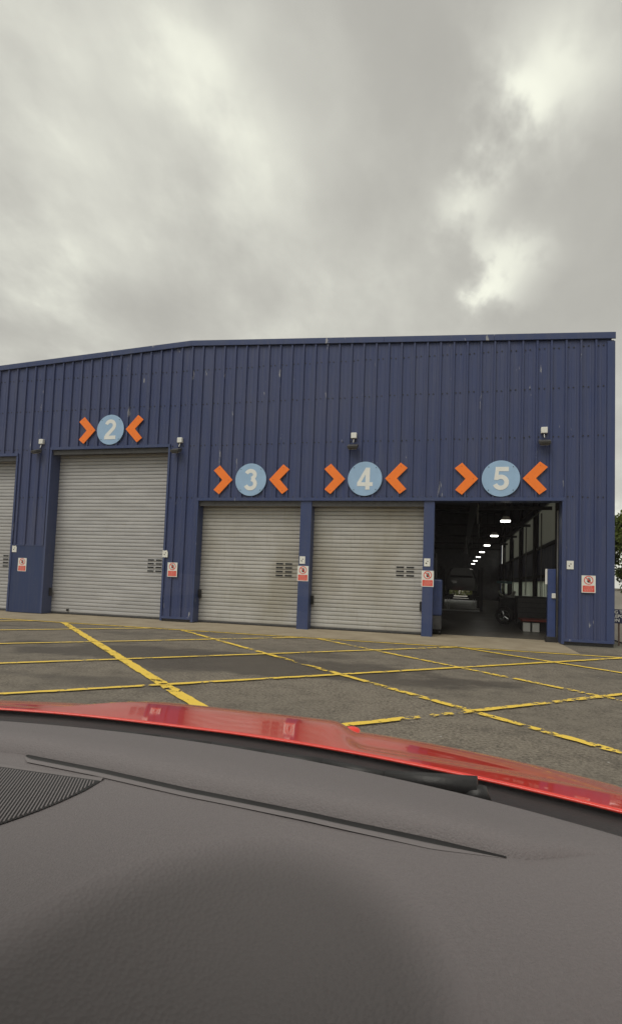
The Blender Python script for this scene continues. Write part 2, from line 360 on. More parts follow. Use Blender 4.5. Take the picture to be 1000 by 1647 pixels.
# fixings: rows of dark screw caps
fx = HB()
for i in range(-14, 52):
    for z in (7.22, 6.22, 5.02, 3.53):
        for off in (.055, .17):
            x = i/3+off
            if x > XC-.1 or z > ztop(x)-.08 or z < zbot(x)+.03: continue
            xx, zz = x+random.uniform(-.006, .006), z+random.uniform(-.012, .012); r = .017
            fx.prism([(xx+r*math.cos(t), zz+r*math.sin(t)) for t in [math.pi*k/3 for k in range(6)]], -.014, -.001)
fx.build('fixings', M_BLACK, hall, kind='stuff')
# verge trims along the gable, corner flashings, head and jamb flashings
def verge(xa, xb):
    n = max(1, round(abs(xb-xa)/2.85))
    for k in range(n):
        a, b_ = xa+(xb-xa)*k/n+.003, xa+(xb-xa)*(k+1)/n-.003
        hb = HB(); za, zb_ = ztop(a), ztop(b_)
        sec = [(-.055, -.015), (-.070, -.005), (-.070, .145), (.25, .15), (.25, .12), (-.045, .115), (-.045, -.015)]
        hb.grid([[(a, y, za+z) for y, z in sec], [(b_, y, zb_+z) for y, z in sec]])
        hb.build('verge_trim', M_TRIM, hall)
verge(XL-.05, XR); verge(XR, XC+.02)
HB().box((XC-.16, -.045, .10), (XC, -.003, ztop(XC)-.06)).box((XC-.003, -.04, .10), (XC+.012, .2, ztop(XC)-.06)).build('corner_flashing', M_TRIM, hall)
HB().box((XL, -.045, .10), (XL+.16, -.003, ztop(XL)-.06)).build('corner_flashing', M_TRIM, hall)
for a, b_, h in OPEN:
    HB().box((a-.03, -.048, h), (b_+.03, -.004, h+.085)).box((a, -.002, h), (b_, .36, h+.012)).build('head_flashing', M_TRIM, hall)
# piers: jamb returns and flush cover plates
def pier(x0, x1, h, depth=.38, name='door_pier', m=M_TRIM, y0=-.012):
    return HB().box((x0, y0, .0), (x1, depth, h)).build(name, m, hall)
for x0, x1, h in ((.5, .56, ZH1), (1.715, 1.775, ZH2), (5.715, 5.775, ZH2), (6.66, 6.735, ZH), (16.27, 16.33, ZH), (-3.49, -3.43, ZH1)):
    HB().box((x0, -.040, .02), (x1, .42, h)).build('jamb_flashing', M_TRIM, hall)
for x0, x1 in ((9.732, 10.038), (12.998, 13.262)):
    HB().box((x0, -.010, .0), (x1, .40, ZH-.002)).build('door_pier', M_TRIM, hall)
HB().box((.56, -.020, .02), (1.715, .0, 2.055)).build('cover_plate', M_PLATE, hall)
HB().box((.56, -.030, 2.05), (1.715, -.002, 2.085)).build('plate_trim', M_TRIM, hall)
for x0, x1 in ((5.775, 6.66), (16.33, XC)):
    HB().box((x0, -.052, .085), (x1, -.004, .145)).build('base_flashing', M_TRIM, hall)
    HB().box((x0, -.006, .0), (x1, .05, .085)).build('plinth', M_BLACK, hall)
HB().box((.56, .06, .0), (1.715, .3, 4.9)).build('pier_core', M_INNER, hall)

# roller shutters: curtain of interlocking curved slats, vision slots, bottom rail
M_GLASSDARK = mat('dark_pane', (.012, .012, .013), .25, spec=.5)
def shutter(x0, x1, h, y, m, vx, nmiss=0, pitch=.108, label=None, skew=0.):
    c = HB(); z = .06; zt = h+.05; sec = []
    while z < zt:
        for t, d in ((.0, .022), (.04, .008), (.075, -.002), (.28, -.008), (.60, -.010), (.85, -.008), (.91, .0), (.92, .024)):
            sec.append((z+pitch*t, d))
        z += pitch
    c.grid([[(x0, y+d, zz) for zz, d in sec], [(x1, y+d, zz) for zz, d in sec]])
    s = c.build('roller_shutter', m, hall, smooth=False, kind='stuff')
    if label: s['label'] = label
    H2 = lambda b: setattr(b, 'v', [(xx-6.3, yy, zz) for xx, yy, zz in b.v]) or b
    H2(MB().box((x0, y-.022, .025), (x1, y+.02, .062))).build('bottom_rail', M_DGREY, s)
    H2(MB().box((x0+.02, y-.005, .0), (x1-.02, y+.015, .024))).build('rubber_seal', M_BLACK, s)
    for col in (vx, vx+.262):
        for r_ in range(4):
            zc = .06+pitch*(12+r_)+pitch*.46
            if col+.2 > x1-.02: continue
            H2(MB().box((col-.014, y-.0165, zc-.036), (col+.216, y-.004, zc+.036))).build('slot_frame', m, s)
            mm = m if (nmiss and r_ == 0) else M_GLASSDARK
            H2(MB().box((col, y-.0195, zc-.023), (col+.202, y-.006, zc+.023))).build('vision_slot', mm, s)
    return s
shutter(-3.43, .52, ZH1, .38, M_SHUT_A, -.11, label='grey roller shutter cut off by the photo edge')
shutter(1.775, 5.74, ZH2, .38, M_SHUT_A, 5.01, label='tall grey roller shutter under the number 2')
shutter(6.735, 9.735, ZH, .32, M_SHUT_B, 9.0, label='grey shutter with brown stains under the number 3')
shutter(10.038, 13.0, ZH, .32, M_SHUT_B, 12.3, nmiss=1, label='grey shutter with faint stains under the number 4')
for x0, x1, h, y in ((1.775, 5.735, ZH2, .38), (6.735, 9.732, ZH, .32), (10.038, 13.0, ZH, .32), (-3.43, .52, ZH1, .38)):
    HB().box((x0, .03, h-.14), (x1, .09, h-.002)).build('shutter_hood', M_DGREY, hall)
for x in (2.35, 5.58): HB().box((x, .325, .10), (x+.06, .365, .17)).build('shutter_lock', M_BLACK, hall)
for x, z in ((1.78, .55), (6.74, .70), (10.04, .66), (12.93, .62)): HB().box((x, .22, z), (x+.07, .285, z+.24)).build('guide_bracket', M_BLACK, hall)

# shell: roof, left wall, right wall with window bands, rear wall
YB = 36.0
for sx in (0, 1):
    xa, xb = (XL, XR) if sx == 0 else (XR, XC)
    hb = HB(); za, zb_ = ztop(xa)+.10, ztop(xb)+.10
    hb.grid([[(xa, .02, za), (xa, YB, za)], [(xb, .02, zb_), (xb, YB, zb_)]]).grid([[(xa, .02, za-.12), (xa, YB, za-.12)], [(xb, .02, zb_-.12), (xb, YB, zb_-.12)]])
    hb.build('roof', M_ROOF, hall)
HB().box((XL-.02, .05, 0), (XL+.1, YB, ztop(XL)+.0)).build('side_wall', M_CLAD, hall)
# front wall lining so that the hall is closed behind the cladding
for x0, x1, z0 in ((XL, -3.43, 0), (-3.43, .52, ZH1+.02), (.56, 1.72, ZH1+.02), (1.775, 5.72, ZH2+.02), (5.775, 6.66, .0), (6.735, 16.27, ZH+.02), (16.33, XC-.02, 0)):
    HB().prism([(x0, z0), (x1, z0), (x1, ztop(x1)-.02)]+([(XR, ztop(XR)-.02)] if x0 < XR < x1 else [])+[(x0, ztop(x0)-.02)], .06, .09).build('front_lining', M_INNER, hall)
bays = [(.3, 6.3), (6.75, 12.45), (12.95, 18.7), (19.2, 24.9), (25.4, 31.1), (31.6, 35.8)]
M_TRANS = bpy.data.materials.new('translucent_sheet'); M_TRANS.use_nodes = True
nt, N, L, b = nodes(M_TRANS)
tl = N('ShaderNodeBsdfTranslucent'); tl.inputs[0].default_value = (.60, .61, .57, 1); df = N('ShaderNodeBsdfDiffuse'); df.inputs[0].default_value = (.10, .10, .10, 1)
ms = N('ShaderNodeMixShader'); ms.inputs[0].default_value = .35; L(tl.outputs[0], ms.inputs[1]); L(df.outputs[0], ms.inputs[2]); L(ms.outputs[0], nt.nodes['Material Output'].inputs[0])
M_OPAL = bpy.data.materials.new('opal_sheet'); M_OPAL.use_nodes = True
nt, N, L, b = nodes(M_OPAL)
tl = N('ShaderNodeBsdfTranslucent'); tl.inputs[0].default_value = (.92, .97, .90, 1); df = N('ShaderNodeBsdfDiffuse'); df.inputs[0].default_value = (.30, .32, .29, 1)
ms = N('ShaderNodeMixShader'); ms.inputs[0].default_value = .12; L(tl.outputs[0], ms.inputs[1]); L(df.outputs[0], ms.inputs[2]); L(ms.outputs[0], nt.nodes['Material Output'].inputs[0])
def glass_mat(name, tint, f0, haze=0.0):
    m = bpy.data.materials.new(name); m.use_nodes = True; nt, N, L, b = nodes(m); nt.nodes.remove(b)
    t = N('ShaderNodeBsdfTransparent'); t.inputs[0].default_value = (*tint, 1); gl = N('ShaderNodeBsdfGlossy'); gl.inputs['Roughness'].default_value = .01
    fr = N('ShaderNodeFresnel'); fr.inputs[0].default_value = f0; ms = N('ShaderNodeMixShader'); L(fr.outputs[0], ms.inputs[0]); L(t.outputs[0], ms.inputs[1]); L(gl.outputs[0], ms.inputs[2])
    L(ms.outputs[0], nt.nodes['Material Output'].inputs[0]); return m
M_PANE = glass_mat('window_glass', (.80, .84, .80), 1.3)
W0, W1 = XC-.10, XC-.02
HB().box((W0, .1, 0), (W1, YB, .74)).build('side_wall', M_CLAD, hall)
HB().box((W0, .1, 1.58), (W1, YB, 3.12)).build('side_wall', M_CLAD, hall)
HB().box((W0, .1, 4.75), (W1, YB, ztop(XC)-.02)).build('side_wall', M_CLAD, hall)
py = .1
for (a, c) in bays+[(YB, YB)]:
    HB().box((W0+.002, py, .74), (W1-.002, a, 1.58)).build('side_wall', M_CLAD, hall)
    HB().box((W0+.002, py, 3.12), (W1-.002, a, 4.75)).build('side_wall', M_CLAD, hall); py = c
for (a, c) in bays[:-1]:
    w = HB().box((W0+.004, a, .74), (W0+.010, c, 1.58)).build('window', M_OPAL, hall)
    k = int((c-a)/.48)
    for i in range(k+1):
        yy = a+(c-a-.05)*i/k; mbar = MB().box((W0-.006-6.3, yy, .742), (W0+.0035-6.3, yy+.10, 1.578)).build('mullion', M_STEEL, w)
    HB().box((W0+.03, a, 3.12), (W0+.04, c, 4.75)).build('rooflight_sheet', M_TRANS, hall)
for y in (.12, 6.52, 12.7, 18.95, 25.15, 31.35):
    HB().box((W0-.18, y-.1, 0), (W0-.01, y+.1, 7.0)).build('column', M_STEEL, hall)
for z in (1.72, 2.95, 5.0): HB().box((W0-.08, .3, z), (W0-.005, YB, z+.12)).build('wall_rail', M_STEEL, hall)
for y in (6.52, 12.7, 18.95, 25.15, 31.35):
    hb = HB()
    for xa, xb in ((XL+.1, XR), (XR, W0)):
        hb.grid([[(xa, y-.08, ztop(xa)-.05), (xa, y-.08, ztop(xa)-.45), (xa, y+.08, ztop(xa)-.45), (xa, y+.08, ztop(xa)-.05)], [(xb, y-.08, ztop(xb)-.05), (xb, y-.08, ztop(xb)-.45), (xb, y+.08, ztop(xb)-.45), (xb, y+.08, ztop(xb)-.05)]])
    hb.build('rafter', M_STEEL, hall)
    HB().box((XL+.2, y-.05, 4.05), (W0-.3, y+.05, 4.17)).build('tie_beam', M_STEEL, hall)
HB().prism([(XL, 0), (12.4, 0), (12.4, ztop(12.4)+.06), (XR, ztop(XR)+.06), (XL, ztop(XL)+.06)], YB, YB+.12).build('rear_wall', M_INNER, hall)
HB().prism([(12.4, 3.2), (15.3, 3.2), (15.3, ztop(15.3)+.06), (12.4, ztop(12.4)+.06)], YB, YB+.12).build('rear_wall', M_INNER, hall)
HB().prism([(15.3, 0), (W1, 0), (W1, ztop(W1)+.06), (15.3, ztop(15.3)+.06)], YB, YB+.12).build('rear_wall', M_INNER, hall)
HB().box((12.4, YB+.03, 1.45), (15.3, YB+.09, 3.2)).build('rear_shutter', M_INNER, hall)
# partitions between the test lanes keep the open lane dark
HB().box((12.0, 14.0, 0), (12.08, YB, 3.3)).build('lane_partition', M_INNER, hall)

# ------------------------------------------------------------------ signs on the wall
def strip(pts, w, y, th, closed=False):
    A, B = [], []; n = len(pts)
    for i, p in enumerate(pts):
        p = Vector(p); a = Vector(pts[max(0, i-1)]); c = Vector(pts[min(n-1, i+1)])
        d1 = (p-a).normalized() if i else (c-p).normalized(); d2 = (c-p).normalized() if i < n-1 else d1
        nn = Vector((-(d1+d2).y, (d1+d2).x)).normalized(); k = max(.5, nn.dot(Vector((-d1.y, d1.x))))
        A.append(p+nn*(w/2/k)); B.append(p-nn*(w/2/k))
    m = MB(); m.grid([[(q.x, y-th, q.y) for q in A], [(q.x, y-th, q.y) for q in B]])
    m.grid([[(q.x, y, q.y) for q in A], [(q.x, y-th, q.y) for q in A]]); m.grid([[(q.x, y-th, q.y) for q in B], [(q.x, y, q.y) for q in B]])
    m.poly([(A[0].x, y, A[0].y), (A[0].x, y-th, A[0].y), (B[0].x, y-th, B[0].y), (B[0].x, y, B[0].y)])
    m.poly([(A[-1].x, y, A[-1].y), (B[-1].x, y, B[-1].y), (B[-1].x, y-th, B[-1].y), (A[-1].x, y-th, A[-1].y)])
    return m
W = .108
def digit(n):
    if n == 2: L_ = [arc(0, .13, .135, 165, -20, 16, .125)+[(.10, .035), (-.02, -.085), (-.105, -.165), (-.125, -.232)], [(-.19, -.236), (.19, -.236)]]
    elif n == 3: L_ = [arc(-.005, .135, .125, 160, -78, 16, .11), arc(-.005, -.115, .14, 80, -160, 18, .13)]
    elif n == 4: L_ = [[(.20, -.135), (-.15, -.135), (-.15, -.10), (.062, .29)], [(.075, .29), (.075, -.29)]]
    elif n == 5: L_ = [[(.185, .236), (-.125, .236)], [(-.082, .236), (-.115, -.035)], arc(-.002, -.095, .140, 132, -160, 22, .138)]
    return L_
FIX = ((0, .40), (0, -.40), (.40, 0), (-.40, 0))
def number_sign(n, x, z, label):
    t = thing('number_sign', label, 'sign', (x, -.04, z), 'round lane number signs')
    MB().prism([(.452*math.cos(2*math.pi*k/72), .452*math.sin(2*math.pi*k/72)) for k in range(72)], -.022, -.004).build('disc', M_BLUEDISC, t, bevel=.003)
    if n == 4:
        strip([(.21, -.145), (-.20, -.145)], .10, -.0222, .004).build('numeral', M_DIGIT, t)
        strip([(.075, -.29), (.075, .29)], .112, -.0222, .0055).build('numeral', M_DIGIT, t)
        strip([(-.165, -.13), (.055, .262)], .085, -.0222, .0025).build('numeral', M_DIGIT, t)
    else:
        for i, ln in enumerate(digit(n)): strip(ln, .086 if (n == 5 and i == 1) else W, -.0222, .004+.0015*i).build('numeral', M_DIGIT, t)
    for a in range(4):
        q = R(45+90*a); MB().tube((.41*math.cos(q), -.0222, .41*math.sin(q)), (.41*math.cos(q), -.028, .41*math.sin(q)), .012, n=8).build('fixing_screw', M_BLACK, t)
    MB().box((-.30, -.004, -.03), (.30, .036, .03)).build('mounting_rail', M_DGREY, t)
def chevron(x, z, s, label):
    # s = 1 points right; x is the tip
    P = [(0, 0), (-.393, .413), (-.572, .272), (-.303, 0), (-.552, -.275), (-.385, -.402)]
    P = [(a*s, b_) for a, b_ in P]
    if s < 0: P = P[::-1]
    t = thing('chevron_sign', label, 'sign', (x, -.04, z), 'orange chevrons beside the lane numbers')
    m = MB(); n = len(P)
    y0, y1 = -.022, -.004; m.v = [(a, y0, c) for a, c in P]+[(a, y1, c) for a, c in P]
    top = [i for i in range(n)]
    # two convex arms
    if s > 0: arms = ((0, 1, 2, 3), (0, 3, 4, 5))
    else: arms = ((5, 2, 3, 4), (5, 0, 1, 2))
    for q in arms: m.f.append(tuple(q)); m.f.append(tuple(n+k for k in q[::-1]))
    for k in range(n): m.f.append((k, n+k, n+(k+1) % n, (k+1) % n))
    m.build('plate', M_ORANGE, t, bevel=.002)
    for a, c in ((-.40, .32), (-.39, -.31), (-.12, 0)): MB().tube((a*s, -.0222, c), (a*s, -.027, c), .011, n=8).build('fixing_screw', mat('orange_cap', (.55, .10, .02), .5), t)
    MB().box((-.35*s if s > 0 else .05, -.004, -.02), (-.05 if s > 0 else .35, .036, .02)).build('mounting_rail', M_DGREY, t)
CHL = {2: 'orange chevron left of the highest disc, numbered two', 3: 'orange chevron left of the disc numbered three, over the stained shutter corner', 4: 'orange chevron between discs three and four, pointing at disc four', 5: 'orange chevron between discs four and five, over the left of the open doorway'}
CHR = {2: 'orange chevron right of the highest disc, numbered two', 3: 'orange chevron between discs three and four, pointing back at disc three', 4: 'orange chevron between discs four and five, pointing back at disc four', 5: 'rightmost orange chevron, over the right half of the open doorway'}
for n, x, z, tl_, tr in ((2, 3.785, 5.555, 3.275, 4.30), (3, 8.285, 4.015, 7.745, 8.82), (4, 11.46, 4.012, 10.934, 11.99), (5, 14.848, 3.985, 14.31, 15.36)):
    w_ = {2: 'above the tall grey shutter', 3: 'above the brown-stained shutter', 4: 'above the closed shutter beside the open doorway', 5: 'above the open doorway'}[n]
    number_sign(n, x, z, 'pale blue round sign with white number %d %s' % (n, w_))
    chevron(tl_, z, 1, CHL[n])
    chevron(tr, z, -1, CHR[n])

# floodlights with white junction boxes
def flood(x, z, tilt, label):
    t = thing('floodlight', label, 'floodlight', (x, -.0, z), 'wall floodlights above the doors')
    MB().box((-.075, -.10, .12), (.075, -.002, .27)).build('junction_box', M_WHITE, t, bevel=.012)
    MB().tube((0, -.05, .12), (.02*tilt, -.12, -.01), .014).build('bracket', M_GALV, t)
    h = MB().box((-.135, -.30, -.075), (.135, -.10, .0)).box((-.115, -.285, -.10), (.115, -.115, -.075)).build('lamp_housing', M_DGREY, t, bevel=.01)
    h.rotation_euler = (R(24), 0, R(-16*tilt)); h.location = (-.04*tilt, 0, .0)
    p = MB().box((-.10, -.27, -.108), (.10, -.13, -.101)).build('lens', mat('floodlight_lens', (.55, .55, .46), .25, var=.1), h)
    k = MB()
    pts = [Vector((.03, -.10, -.06)), Vector((.06, -.10, -.15)), Vector((-.01, -.10, -.17)), Vector((-.06, -.06, -.12))]
    for a, c in zip(pts[:-1], pts[1:]): k.tube(a, c, .006, n=6)
    k.build('cable', M_BLACK, t)
flood(1.40, 5.06, 1, 'wall floodlight with white box left of the number 2 sign')
flood(6.08, 4.98, .6, 'wall floodlight with white box between the number 2 and 3 signs')
flood(11.135, 4.97, 0, 'wall floodlight with white box high above the closed shutter, over disc four')
flood(15.84, 4.97, 0, 'rightmost wall floodlight with white box, over the open doorway')

# prohibition notices
def notice(x, z, y, label):
    t = thing('warning_notice', label, 'sign', (x, y, z), 'no entry safety notices beside the doors')
    MB().box((-.152, -.006, -.202), (.152, -.001, .202)).build('board', M_WHITE, t)
    # ring with a slash
    rg = MB(); n = 28
    for k in range(n):
        a, b_ = 2*math.pi*k/n, 2*math.pi*(k+1)/n
        rg.poly([(.104*math.cos(a), -.0072, .09+.104*math.sin(a)), (.084*math.cos(a), -.0072, .09+.084*math.sin(a)), (.084*math.cos(b_), -.0072, .09+.084*math.sin(b_)), (.104*math.cos(b_), -.0072, .09+.104*math.sin(b_))][::-1])
    rg.build('ring', M_SIGNRED, t)
    strip([(-.064, .154), (.064, .026)], .022, -.0072, .0012).build('slash', M_SIGNRED, t)
    # raised hand print: palm and fingers
    MB().prism([(-.018, .035), (.030, .035), (.045, .085), (.038, .105), (-.022, .100), (-.034, .07)], -.0071, -.006).build('hand_print', M_SIGNDARK, t)
    for a, zz in ((-.022, .135), (-.004, .150), (.014, .150), (.032, .138)): MB().box((a-.006, -.0071, .096), (a+.006, -.006, zz)).build('finger_print', M_SIGNDARK, t)
    MB().box((-.128, -.0072, -.185), (.128, -.006, -.035)).build('red_panel', M_SIGNRED, t)
    for i, (a, c) in enumerate(((-.075, .075), (-.105, .105), (-.10, .10), (-.09, .09))):
        zz = -.058-i*.033
        x_ = a
        while x_ < c:
            wd = random.uniform(.02, .05); MB().box((x_, -.0081, zz-.007), (min(c, x_+wd), -.0072, zz+.007)).build('print_bar', mat('sign_pale_print', (.72, .35, .30), .5), t); x_ += wd+.012
notice(.965, 1.465, -.020, 'red and white notice on the dark lower plate of the leftmost pier')
notice(6.045, 1.465, -.050, 'red and white notice on the ribbed pier between shutters 2 and 3')
notice(9.862, 1.48, -.010, 'red and white notice on the narrow pier between shutters 3 and 4')
notice(13.128, 1.455, -.010, 'red and white notice on the narrow pier left of the open doorway')
notice(16.853, 1.455, -.049, 'red and white notice on the wall right of the open doorway')
def card(x, z, y, torn, label):
    t = thing('notice_card', label, 'card', (x, y, z), 'small white cards beside the doors')
    o = [(-.08, -.10), (.08, -.10), (.08, .06), (.055, .07), (.06, .10), (.02, .10), (.0, .085), (-.08, .10)] if torn else [(-.076, -.10), (.076, -.10), (.076, .10), (-.076, .10)]
    MB().prism(o, -.012, -.001).build('sheet', M_WHITE, t)
    for a, c, r_ in ((.015, .025, .014), (-.02, -.02, .016), (-.012, -.03, .01)):
        MB().prism([(a+r_*math.cos(k*1.05+.3)*(1+.4*(k % 2)), c+r_*math.sin(k*1.05+.3)) for k in range(6)], -.0135, -.012).build('printed_mark', M_SIGNDARK, t)
card(.648, 1.94, -.020, True, 'torn white card at the top of the dark lower plate')
card(5.79, 1.91, -.036, True, 'torn white card above the notice between shutters 2 and 3')
card(9.835, 1.838, -.010, False, 'white card above the notice between shutters 3 and 4')
card(13.107, 1.865, -.010, False, 'white card above the notice left of the open doorway')
card(16.455, 1.895, -.012, False, 'white card on the wall just right of the open doorway')

# ------------------------------------------------------------------ inside the open lane
LAMPS = ['nearest and largest of the lit lamps in the open lane', 'second nearest lit lamp from the open doorway', 'third nearest lit lamp from the open doorway', 'fourth nearest lit lamp from the open doorway', 'fourth lit lamp counting from the rear opening', 'third lit lamp counting from the rear opening', 'lit lamp next to the farthest one in the open lane', 'farthest and smallest of the lit lamps in the open lane']
for i in range(8):
    t = thing('hanging_lamp', LAMPS[i], 'lamp', (15.2-.045*i, 3+4.75*i, 3.24-.052*i), 'row of lit lamps in the open lane')
    MB().box((-.13, -.13, .0), (.13, .13, .035)).build('diffuser', M_LAMP, t)
    MB().prism([(-.15, .035), (.15, .035), (.07, .15), (-.07, .15)], -.14, .14).build('housing', M_GALV, t)
    MB().box((-.012, -.012, .15), (.012, .012, 4.0)).build('suspension_rod', M_STEEL, t)
# blue cabinet by the left jamb
M_CAB = mat('blue_cabinet_paint', (.030, .055, .17), .4, var=.15, scale=5)
t = thing('equipment_cabinet', 'blue steel cabinet with a grey foot just inside the open doorway', 'cabinet', (13.2, .85, 0))
MB().box((-.35, -.22, .50), (.275, .22, 1.45)).build('body', M_CAB, t, bevel=.04)
MB().box((-.34, -.21, .14), (.265, .21, .498)).build('foot', M_DGREY, t, bevel=.01)
for a in (-.27, .2): MB().tube((a, -.12, .07), (a+.05, -.12, .07), .065, n=14).tube((a+.01, -.12, .07), (a+.01, -.12, .15), .012).build('castor', M_BLACK, t)
MB().box((.0, -.235, .62), (.04, -.221, .74)).build('handle', M_WHITE, t)
MB().tube((.1, 0, 1.45), (.1, 0, 2.15), .02).tube((.1, 0, 2.15), (-.25, 0, 2.15), .02).build('hose_arm', M_STEEL, t)
t = thing('guide_post', 'dark blue guard post at the right edge of the open doorway', 'post', (16.11, .46, 0))
MB().box((-.09, -.07, .0), (.095, .08, 1.80)).build('post', M_CAB, t, bevel=.01)
MB().box((-.13, -.085, 0), (.135, .1, .14)).build('foot', M_BLACK, t, bevel=.01)
MB().box((.0, -.11, 1.08), (.09, -.071, 1.20)).build('switch_box', M_WHITE, t, bevel=.008)
MB().tube((-.115, 0, 1.42), (-.115, 0, 1.80), .03).build('tube_light', M_WHITE, t)
MB().box((.17, .3, 0), (.20, .33, 3.3)).build('guide_rail', M_GALV, t)
# red covered bench with white boxes in front
t = thing('low_bench', 'low dark bench with red top inside the open doorway', 'bench', (16.1, 3.75, 0))
MB().box((-.38, -.42, .31), (.45, .62, .36)).build('top', mat('red_cover', (.20, .022, .012), .55, var=.2, scale=6), t, bevel=.01)
MB().box((-.34, -.2, .0), (.42, .58, .308)).build('carcass', M_STEEL, t)
for a, lab in ((-.335, 'white carton left of its pair, standing before the red-topped bench'), (-.08, 'white carton right of its pair, standing before the red-topped bench')):
    o = thing('carton', lab, 'box', (16.1+a+.1, 3.38, 0), 'white cartons before the bench')
    MB().box((-.10, -.09, .012), (.095, .09, .265)).build('body', M_WHITE, o, bevel=.006)
    MB().box((-.10, -.091, .265), (-.004, .091, .272)).build('flap', M_WHITE, o); MB().box((.0, -.091, .265), (.095, .091, .271)).build('flap', M_WHITE, o)
# steel workbenches along the wall
t = thing('workbench', 'dark steel workbench under the side windows', 'bench', (16.75, 9.0, 0))
MB().box((-.35, -2.0, .70), (.3, 2.0, .76)).build('top', M_STEEL, t); MB().box((-.30, -1.95, .08), (.28, 1.95, .70)).build('carcass', M_INNER, t)
M_TEAL = mat('teal_paint', (.02, .10, .11), .4, var=.2)
t = thing('tool_chest', 'dark tool chest with drawers behind the red-topped bench', 'tool chest', (16.25, 6.0, .008))
MB().box((-.45, -.35, .08), (.5, .35, 1.0)).build('carcass', M_STEEL, t, bevel=.015)
for k in range(5): MB().box((-.41, -.365, .14+k*.165), (.46, -.351, .285+k*.165)).build('drawer', M_DGREY, t)
t = thing('tyre_machine', 'dark tyre machine with a teal arm along the workshop wall', 'machine', (15.9, 9.6, .008))
MB().box((-.42, -.4, 0), (.42, .4, .85)).build('cabinet', M_STEEL, t, bevel=.03)
MB().tube((0, .1, .85), (0, .1, .93), .38, .36, n=24).build('turntable', M_GALV, t, smooth=True)
MB().box((-.06, .42, .2), (.10, .58, 1.95)).build('column', M_STEEL, t)
MB().box((-.50, .35, 1.42), (.12, .47, 1.52)).build('arm', M_TEAL, t)
bw = MB(); n_ = 18
bw.grid([[(-.12+.33*math.cos(math.pi*(1+k/n_)), y_, 1.12+.30*math.sin(math.pi*(1+k/n_))) for k in range(n_+1)] for y_ in (-.2, .2)]+[[(-.12+.24*math.cos(math.pi*(1+k/n_)), .2, 1.14+.22*math.sin(math.pi*(1+k/n_))) for k in range(n_+1)]])
bw.build('bead_guard', mat('pale_plastic', (.45, .45, .40), .4, var=.1), t, smooth=True)
t = thing('compressed_air_pipe', 'grey vertical air pipes on the workshop side wall', 'pipe', (17.05, 5.2, .008))
for k, (dx, dy) in enumerate(((0, 0), (.02, 4.4), (-.03, 9.3), (.0, 16.2), (-.1, 22.0))):
    MB().tube((dx, dy, .9), (dx, dy, 4.4-.1*k), .028, n=8).build('drop_pipe', M_GALV, t)
MB().tube((.0, -.2, 4.42), (.0, 28, 4.42), .022, n=8).build('main_pipe', M_GALV, t)
t = thing('cable_duct', 'dark cable tray with hanging hoses above the open lane', 'duct', (14.3, 1.5, 3.75))
MB().box((-.12, 0, 0), (.12, 30, .08)).build('tray', M_STEEL, t)
for k in range(9):
    hz = MB(); pts = [Vector((.1+.25*math.sin(k), 1.2+3*k+.9*q, -.55*math.sin(math.pi*q)-.1*k*0)) for q in [i_/8 for i_ in range(9)]]
    for a, c in zip(pts[:-1], pts[1:]): hz.tube(a, c, .018, n=6)
    hz.build('hose', M_DGREY if k % 2 else M_GALV, t, smooth=True)
# alloy wheel leaning on a stand
M_RUB = mat('tyre_rubber', (.012, .012, .012), .75, var=.2, scale=20)
M_ALLOY = mat('alloy', (.62, .62, .63), .22, metal=1., var=.05, scale=9)
def ring(r0, r1, x0, x1, n=32, rb=.0):
    m = MB(); prof = [(r0, x0), (r1-rb, x0), (r1, x0+rb), (r1, x1-rb), (r1-rb, x1), (r0, x1)]
    rows = [[(x, r*math.cos(2*math.pi*k/n), r*math.sin(2*math.pi*k/n)) for k in range(n+1)] for r, x in prof+[prof[0]]]
    return m.grid(rows)
def wheel(parent, loc, rad=.34, w=.21, side=1, name='wheel', rotz=0):
    e = bpy.data.objects.new(name, None); COL.objects.link(e); e.parent = parent; e.location = loc; e.rotation_euler = (0, 0, rotz)
    ring(rad*.66, rad, -w/2, w/2, rb=.03).build('tyre', M_RUB, e, smooth=True)
    rm = ring(rad*.58, rad*.67, -w/2+.01, w/2-.01)
    for k in range(5):
        a = 2*math.pi*k/5
        c, s_ = math.cos(a), math.sin(a); xx = (w/2-.03)*side
        rm.tube((xx, c*.03, s_*.03), (xx, c*rad*.62, s_*rad*.62), .035, .022, n=8)
    rm.tube((xx-.03, 0, 0), (xx+.01, 0, 0), .06, n=14); rm.build('rim', M_ALLOY, e)
    return e
t = thing('spare_wheel', 'bright alloy wheel standing on the workshop floor', 'wheel', (15.45, 6.2, .30)); wheel(t, (0, 0, 0), .30, .19, -1, 'assembly', R(70))
# vehicle lift and the car raised on it
t = thing('vehicle_lift', 'dark four post vehicle lift deep in the open lane', 'lift', (14.0, 17, 0))
for x in (-.98, .98):
    for y in (-2.2, 2.2): MB().box((x-.07, y-.08, .008), (x+.07, y+.08, 2.2)).build('post', M_STEEL, t)
for x in (-.62, .62):
    MB().box((x-.24, -2.3, .62), (x+.24, 2.3, .74)).build('runway', M_STEEL, t)
    MB().box((x-.05, -2.28, .02), (x-.02, -2.22, .62)).box((x+.05, -2.28, .02), (x+.08, -2.22, .62)).build('prop', M_GALV, t)
for y in (-2.2, 2.2): MB().box((-.95, y-.06, .54), (.95, y+.06, .618)).build('cross_beam', M_STEEL, t)
MB().box((-.9, -2.6, .01), (.9, -2.3, .07)).build('ramp', M_GALV, t)
t = thing('raised_car', 'dark hatchback standing on the lift deep in the open lane', 'car', (14.0, 17, .74))
M_DKCAR = mat('dark_car_paint', (.010, .0105, .012), .4, coat=.2)
prof = [(-.80, .28), (-.84, .60), (-.80, .86), (-.60, 1.34), (-.40, 1.42), (.40, 1.42), (.60, 1.34), (.80, .86), (.84, .60), (.80, .28)]
cb = MB()
